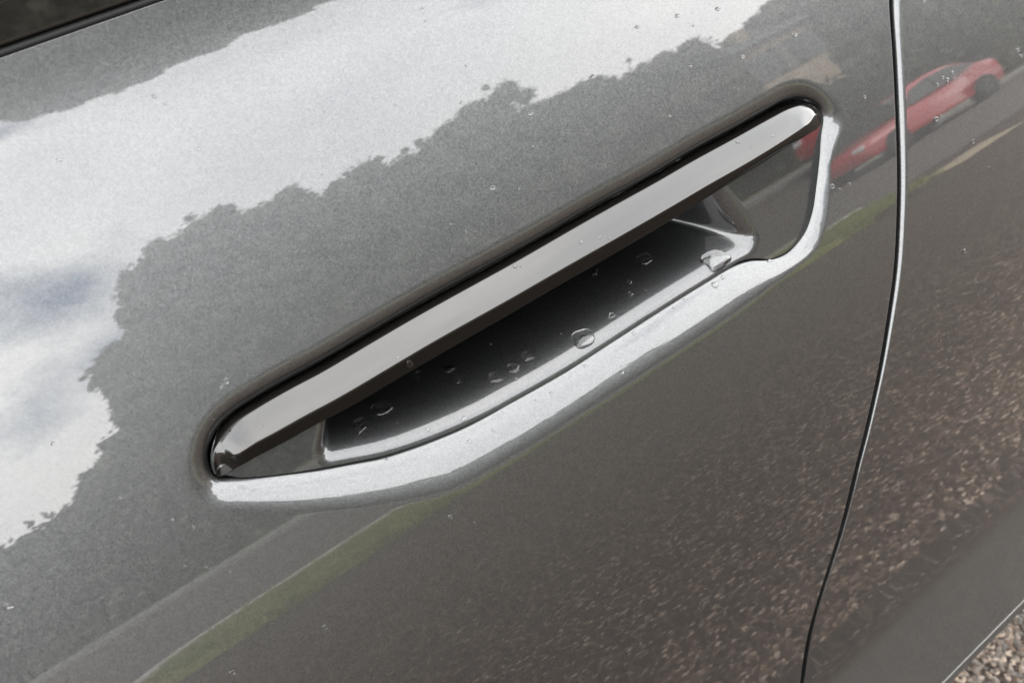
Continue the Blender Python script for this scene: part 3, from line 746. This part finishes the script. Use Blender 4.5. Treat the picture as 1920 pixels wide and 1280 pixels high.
house(8.6, 20.6, -19.4, -23.8, 5.0, 2.6, 'long lower brown brick house with a slate roof behind the trees', M_BROWN)
house(15.7, 18.2, -16.0, -17.0, 6.2, .8, 'narrow tan rendered house front standing at the end of the row')

def car_shape(parent, m):
    """side profile lofted over the width; x runs along the car, its front towards -x"""
    prof = [(-2.05, .32), (-2.1, .5), (-2.02, .68), (-1.6, .80), (-.95, .90), (-.30, 1.34), (.35, 1.45), (1.05, 1.40), (1.75, 1.02), (2.0, .95), (2.08, .6), (2.03, .32)]
    P = spline(prof, 64)
    secs_, ny = [], 15
    V = []
    for (x, z) in P:
        for k in range(ny):
            u = -1+2*k/(ny-1)
            hw = .86-(max(0, z-.85)*.42)
            cr = 1-abs(u)**6
            V.append((x*(1-.05*abs(u)**4), u*hw*(1-.06*(abs(x)/2.1)**3), .25+(z-.25)*(1-.07*abs(u)**4)))
    F = grid_faces(len(P), ny)
    o = mesh_obj('body', V, F, m, parent)
    # sides close the loft
    for s in (0, ny-1):
        pass
    bm = bmesh.new(); bm.from_mesh(o.data)
    for s in (0, ny-1):
        bm.verts.ensure_lookup_table()
        loop_ = [bm.verts[i*ny+s] for i in range(len(P))]
        bm.faces.new(loop_ if s else loop_[::-1])
    bmesh.ops.recalc_face_normals(bm, faces=bm.faces[:]); bm.to_mesh(o.data); bm.free()
    o.data.polygons.foreach_set('use_smooth', [True]*len(o.data.polygons))
    return o
def red_car(x, y, rz, label):
    t = empty('parked_car', (x, y, .004), rz); tag(t, label, 'car')
    b = car_shape(t, M_RED)
    for s in (-1, 1):
        for q in ([(-.78, .93), (-.30, 1.25), (.22, 1.34), (.22, .95)], [(.28, .95), (.28, 1.34), (.9, 1.30), (1.45, 1.03)]):
            bm = bmesh.new(); A = [bm.verts.new((px_, s*(.868-max(0, pz-.85)*.42), pz)) for px_, pz in q]; B = [bm.verts.new((px_, s*(.84-max(0, pz-.85)*.42), pz)) for px_, pz in q]
            bm.faces.new(A); bm.faces.new(B[::-1])
            for k in range(4): bm.faces.new((A[k], B[k], B[(k+1) % 4], A[(k+1) % 4]))
            bmesh.ops.recalc_face_normals(bm, faces=bm.faces[:]); bm_obj('side_window', bm, M_CARGLASS, t)
        for wx in (-1.32, 1.32):
            bm = bmesh.new(); bmesh.ops.create_cone(bm, cap_ends=True, segments=28, radius1=.32, radius2=.32, depth=.21, matrix=Matrix.Translation((wx, s*.76, .32))@Matrix.Rotation(rad(90), 4, 'X'))
            wh = bm_obj('wheel', bm, M_TYRE, t)
            bm = bmesh.new(); bmesh.ops.create_cone(bm, cap_ends=True, segments=28, radius1=.21, radius2=.19, depth=.02, matrix=Matrix.Translation((wx, s*.875, .32))@Matrix.Rotation(rad(90), 4, 'X'))
            bm_obj('rim', bm, M_RIM, wh)
        hl = box('headlight', (-2.06, s*.58-.14, .58), (-1.9, s*.58+.14, .70), M_WHITE, t, bevel=.03)
    bm = bmesh.new(); q = [(-.98, .915), (-.34, 1.34)]
    A = [bm.verts.new((q[0][0], -.72, q[0][1]+.004)), bm.verts.new((q[0][0], .72, q[0][1]+.004)), bm.verts.new((q[1][0], .58, q[1][1]+.006)), bm.verts.new((q[1][0], -.58, q[1][1]+.006))]
    r_ = bmesh.ops.extrude_face_region(bm, geom=[bm.faces.new(A)]); bmesh.ops.translate(bm, verts=[v for v in r_['geom'] if isinstance(v, bmesh.types.BMVert)], vec=(-.012, 0, .016))
    bmesh.ops.recalc_face_normals(bm, faces=bm.faces[:]); bm_obj('windscreen', bm, M_CARGLASS, t)
    return t
red_car(13.4, -11.2, 0, 'red hatchback parked facing left across the road before the hedge')

# ------------------------------------------------------------------ water drops resting on the paint and the blade
from mathutils.bvhtree import BVHTree
bpy.context.view_layer.update()
trees_ = [BVHTree.FromPolygons([v.co[:] for v in o.data.vertices], [p.vertices[:] for p in o.data.polygons]) for o in (door, rear, cup, blade)]
def hit(px, py):
    d = Vector(ray(px, py)).normalized(); best = None
    for t in trees_:
        h = t.ray_cast(Vector(CAM), d)
        if h[0] is not None and (best is None or h[3] < best[3]): best = h
    return best
def droplet(px, py, w, h, label, group=None, hh=.42, seed=0):
    q = hit(px, py)
    if q is None: return
    c, N = q[0], q[1].normalized()
    if N.dot(Vector(CAM)-c) < 0: N = -N
    rg = np.random.default_rng(seed)
    def onplane(x, y):
        d = Vector(ray(x, y)); return Vector(CAM)+d*((c-Vector(CAM)).dot(N)/d.dot(N))
    U = (onplane(px+w/2, py)-onplane(px-w/2, py))*.5; Vv = (onplane(px, py+h/2)-onplane(px, py-h/2))*.5
    # keep drops from being stretched by a grazing view: cap the ratio of their axes
    if U.length > 1.6*Vv.length: U = U.normalized()*1.6*Vv.length
    if Vv.length > 1.6*U.length: Vv = Vv.normalized()*1.6*U.length
    R = .5*(U.length+Vv.length); H = hh*R
    NSG, NR = 28 if w > 9 else 14, 8 if w > 9 else 5
    ph = rg.uniform(0, 6.28, 3); am = rg.uniform(.02, .09, 3)*(1 if w > 9 else .6)
    V, F = [], []
    for k in range(NR):
        f = math.cos(k/NR*math.pi/2); z = math.sin(k/NR*math.pi/2)
        for j in range(NSG):
            a = 2*math.pi*j/NSG; rr = f*(1+sum(am[m]*math.cos((m+2)*a+ph[m]) for m in range(3)))
            V.append(tuple(U*rr*math.cos(a)+Vv*rr*math.sin(a)+N*(H*z)))
    V.append(tuple(N*H)); top = len(V)-1
    for k in range(NR-1):
        for j in range(NSG): F.append((k*NSG+j, k*NSG+(j+1) % NSG, (k+1)*NSG+(j+1) % NSG, (k+1)*NSG+j))
    for j in range(NSG): F.append(((NR-1)*NSG+j, (NR-1)*NSG+(j+1) % NSG, top))
    b0 = len(V)
    for j in range(NSG): V.append(tuple(Vector(V[j])-N*min(.0003, R*.2)))
    for j in range(NSG): F.append((j, b0+j, b0+(j+1) % NSG, (j+1) % NSG))
    F.append(tuple(b0+j for j in range(NSG)))
    bm = bmesh.new(); vs = [bm.verts.new(v) for v in V]
    for f in F: bm.faces.new([vs[i] for i in f])
    bmesh.ops.recalc_face_normals(bm, faces=bm.faces[:])
    o = bm_obj('water_droplet', bm, M_WATER, smooth=True); o.location = c-N*.00003
    return tag(o, label, 'water drop', group)
BIG = [(1342, 487, 56, 36, 'widest clear water drop, in the bright right corner of the handle recess'),
       (716, 763, 46, 30, 'large oval water drop at the left end of the dark recess floor'),
       (676, 797, 26, 36, 'tall water drop nearest the left wall of the recess'),
       (1093, 634, 42, 38, 'round faint water drop in the middle of the recess by its bright rim'),
       (1209, 485, 30, 22, 'water drop just under the bright ridge at the right of the recess'),
       (929, 708, 28, 21, 'left one of three mid-sized water drops in a row on the recess floor'),
       (963, 690, 26, 18, 'middle one of three mid-sized water drops in a row on the recess floor'),
       (989, 668, 22, 20, 'right one of three mid-sized water drops in a row on the recess floor'),
       (1147, 593, 14, 14, 'small round water drop up and right of the faint round drop'),
       (1113, 509, 19, 16, 'ragged water drop tucked close under the blade at mid recess'),
       (841, 690, 21, 16, 'water drop with a bright lower edge close under the blade, left half'),
       (778, 693, 22, 12, 'flat water drop half hidden by the lower edge of the blade'),
       (768, 682, 13, 14, 'water drop clinging to the dark lower face of the blade'),
       (15, 1135, 22, 13, 'water drop on the grey door at the left border below the handle'),
       (1341, 534, 13, 12, 'round water drop on the bright chamfer at the recess seam'),
       (1195, 51, 16, 7, 'long thin water drop high on the bright part of the door')]
for i, (x, y, w, h, l) in enumerate(BIG): droplet(x, y, w, h, l, None, .36 if w > 20 else .45, i)
ZONES = {
 ('tiny droplet on the dark recess floor', 'tiny droplets on the recess floor'):
   [(968, 711, 6), (1181, 529, 9), (1183, 551, 10), (1211, 545, 5), (807, 706, 7), (783, 711, 7), (858, 714, 11), (768, 746, 7), (921, 645, 5), (746, 792, 6), (802, 805, 9), (871, 785, 12), (634, 779, 8), (1051, 625, 5), (852, 783, 5)],
 ('tiny droplet on the bright chamfer', 'tiny droplets on the bright chamfer'):
   [(1356, 520, 8), (1188, 625, 7), (1166, 698, 8), (1165, 687, 5), (1033, 737, 6), (880, 827, 9), (925, 806, 7), (725, 861, 6), (1264, 577, 6), (1283, 562, 6), (1097, 686, 6), (1443, 490, 10), (1005, 750, 5), (478, 918, 5)],
 ('tiny droplet on the handle blade top', 'tiny droplets on the blade'):
   [(965, 499, 8), (975, 499, 4), (1090, 454, 8), (1124, 445, 6), (1142, 446, 5), (490, 799, 6), (746, 670, 5), (1382, 266, 6), (1388, 268, 4), (1409, 275, 4), (1448, 255, 5), (1110, 470, 4), (530, 780, 4)],
 ('tiny droplet on door skin', 'tiny droplets above the handle'):
   [(290, 181, 11), (309, 195, 7), (111, 300, 12), (162, 306, 5), (373, 279, 8), (580, 207, 6), (608, 210, 5), (604, 329, 5), (424, 717, 9), (454, 725, 5), (400, 786, 7), (1346, 17, 10), (1270, 30, 9), (1300, 49, 5), (792, 15, 6), (798, 40, 6), (874, 124, 6), (865, 193, 7),
    (742, 197, 5), (702, 183, 7), (994, 213, 11), (1112, 144, 11), (1294, 125, 8), (1392, 107, 9), (1256, 217, 6), (1237, 205, 5), (998, 274, 6), (923, 352, 12), (973, 354, 6), (846, 420, 7), (874, 433, 5), (1491, 66, 10), (99, 831, 8), (600, 60, 5), (1621, 182, 8)],
 ('tiny droplet on door below recess', 'tiny droplets below the handle'):
   [(609, 1175, 11), (435, 1260, 13), (734, 943, 8), (678, 986, 5), (362, 988, 9), (323, 973, 8), (346, 1059, 8), (385, 1062, 7), (396, 1065, 5), (431, 1069, 7), (225, 932, 7), (843, 969, 10), (890, 980, 5), (1405, 1121, 7), (1416, 1131, 6), (1555, 1038, 8),
    (1560, 349, 10), (1593, 345, 8), (1574, 355, 7), (1665, 560, 5), (1100, 1010, 5), (960, 856, 5)],
 ('tiny droplet right of the shut line', 'tiny droplets on the rear panel'):
   [(1767, 146, 8), (1776, 150, 9), (1785, 136, 7), (1757, 160, 7), (1798, 146, 5), (1755, 223, 11), (1765, 217, 8), (1824, 266, 9), (1908, 94, 9), (1914, 105, 7), (1853, 314, 6), (1808, 471, 10), (1732, 3, 7), (1810, 245, 5), (1760, 640, 5)]}
k = 100
ORD = ['first', 'second', 'third', 'fourth', 'fifth', 'sixth', 'seventh', 'eighth', 'ninth', 'tenth', 'eleventh', 'twelfth', 'thirteenth', 'fourteenth', 'fifteenth', 'sixteenth']
for (l, g), pts in ZONES.items():
    if 'above' in g:
        parts_ = [(' left of the blade', [p for p in pts if p[0] < 640]), (' above the blade', [p for p in pts if 640 <= p[0] < 1000]), (' above the right half', [p for p in pts if p[0] >= 1000])]
    elif 'below' in g:
        parts_ = [(' left of the recess tip', [p for p in pts if p[0] < 480]), ('', [p for p in pts if p[0] >= 480])]
    else: parts_ = [('', pts)]
    for extra, pp in parts_:
        for i, (x, y, w) in enumerate(sorted(pp)):
            k += 1
            droplet(x, y, w, w*random.uniform(.7, .95), ORD[i]+' from left, '+l.replace('tiny', 'tiny water')+extra, g, .5, k)
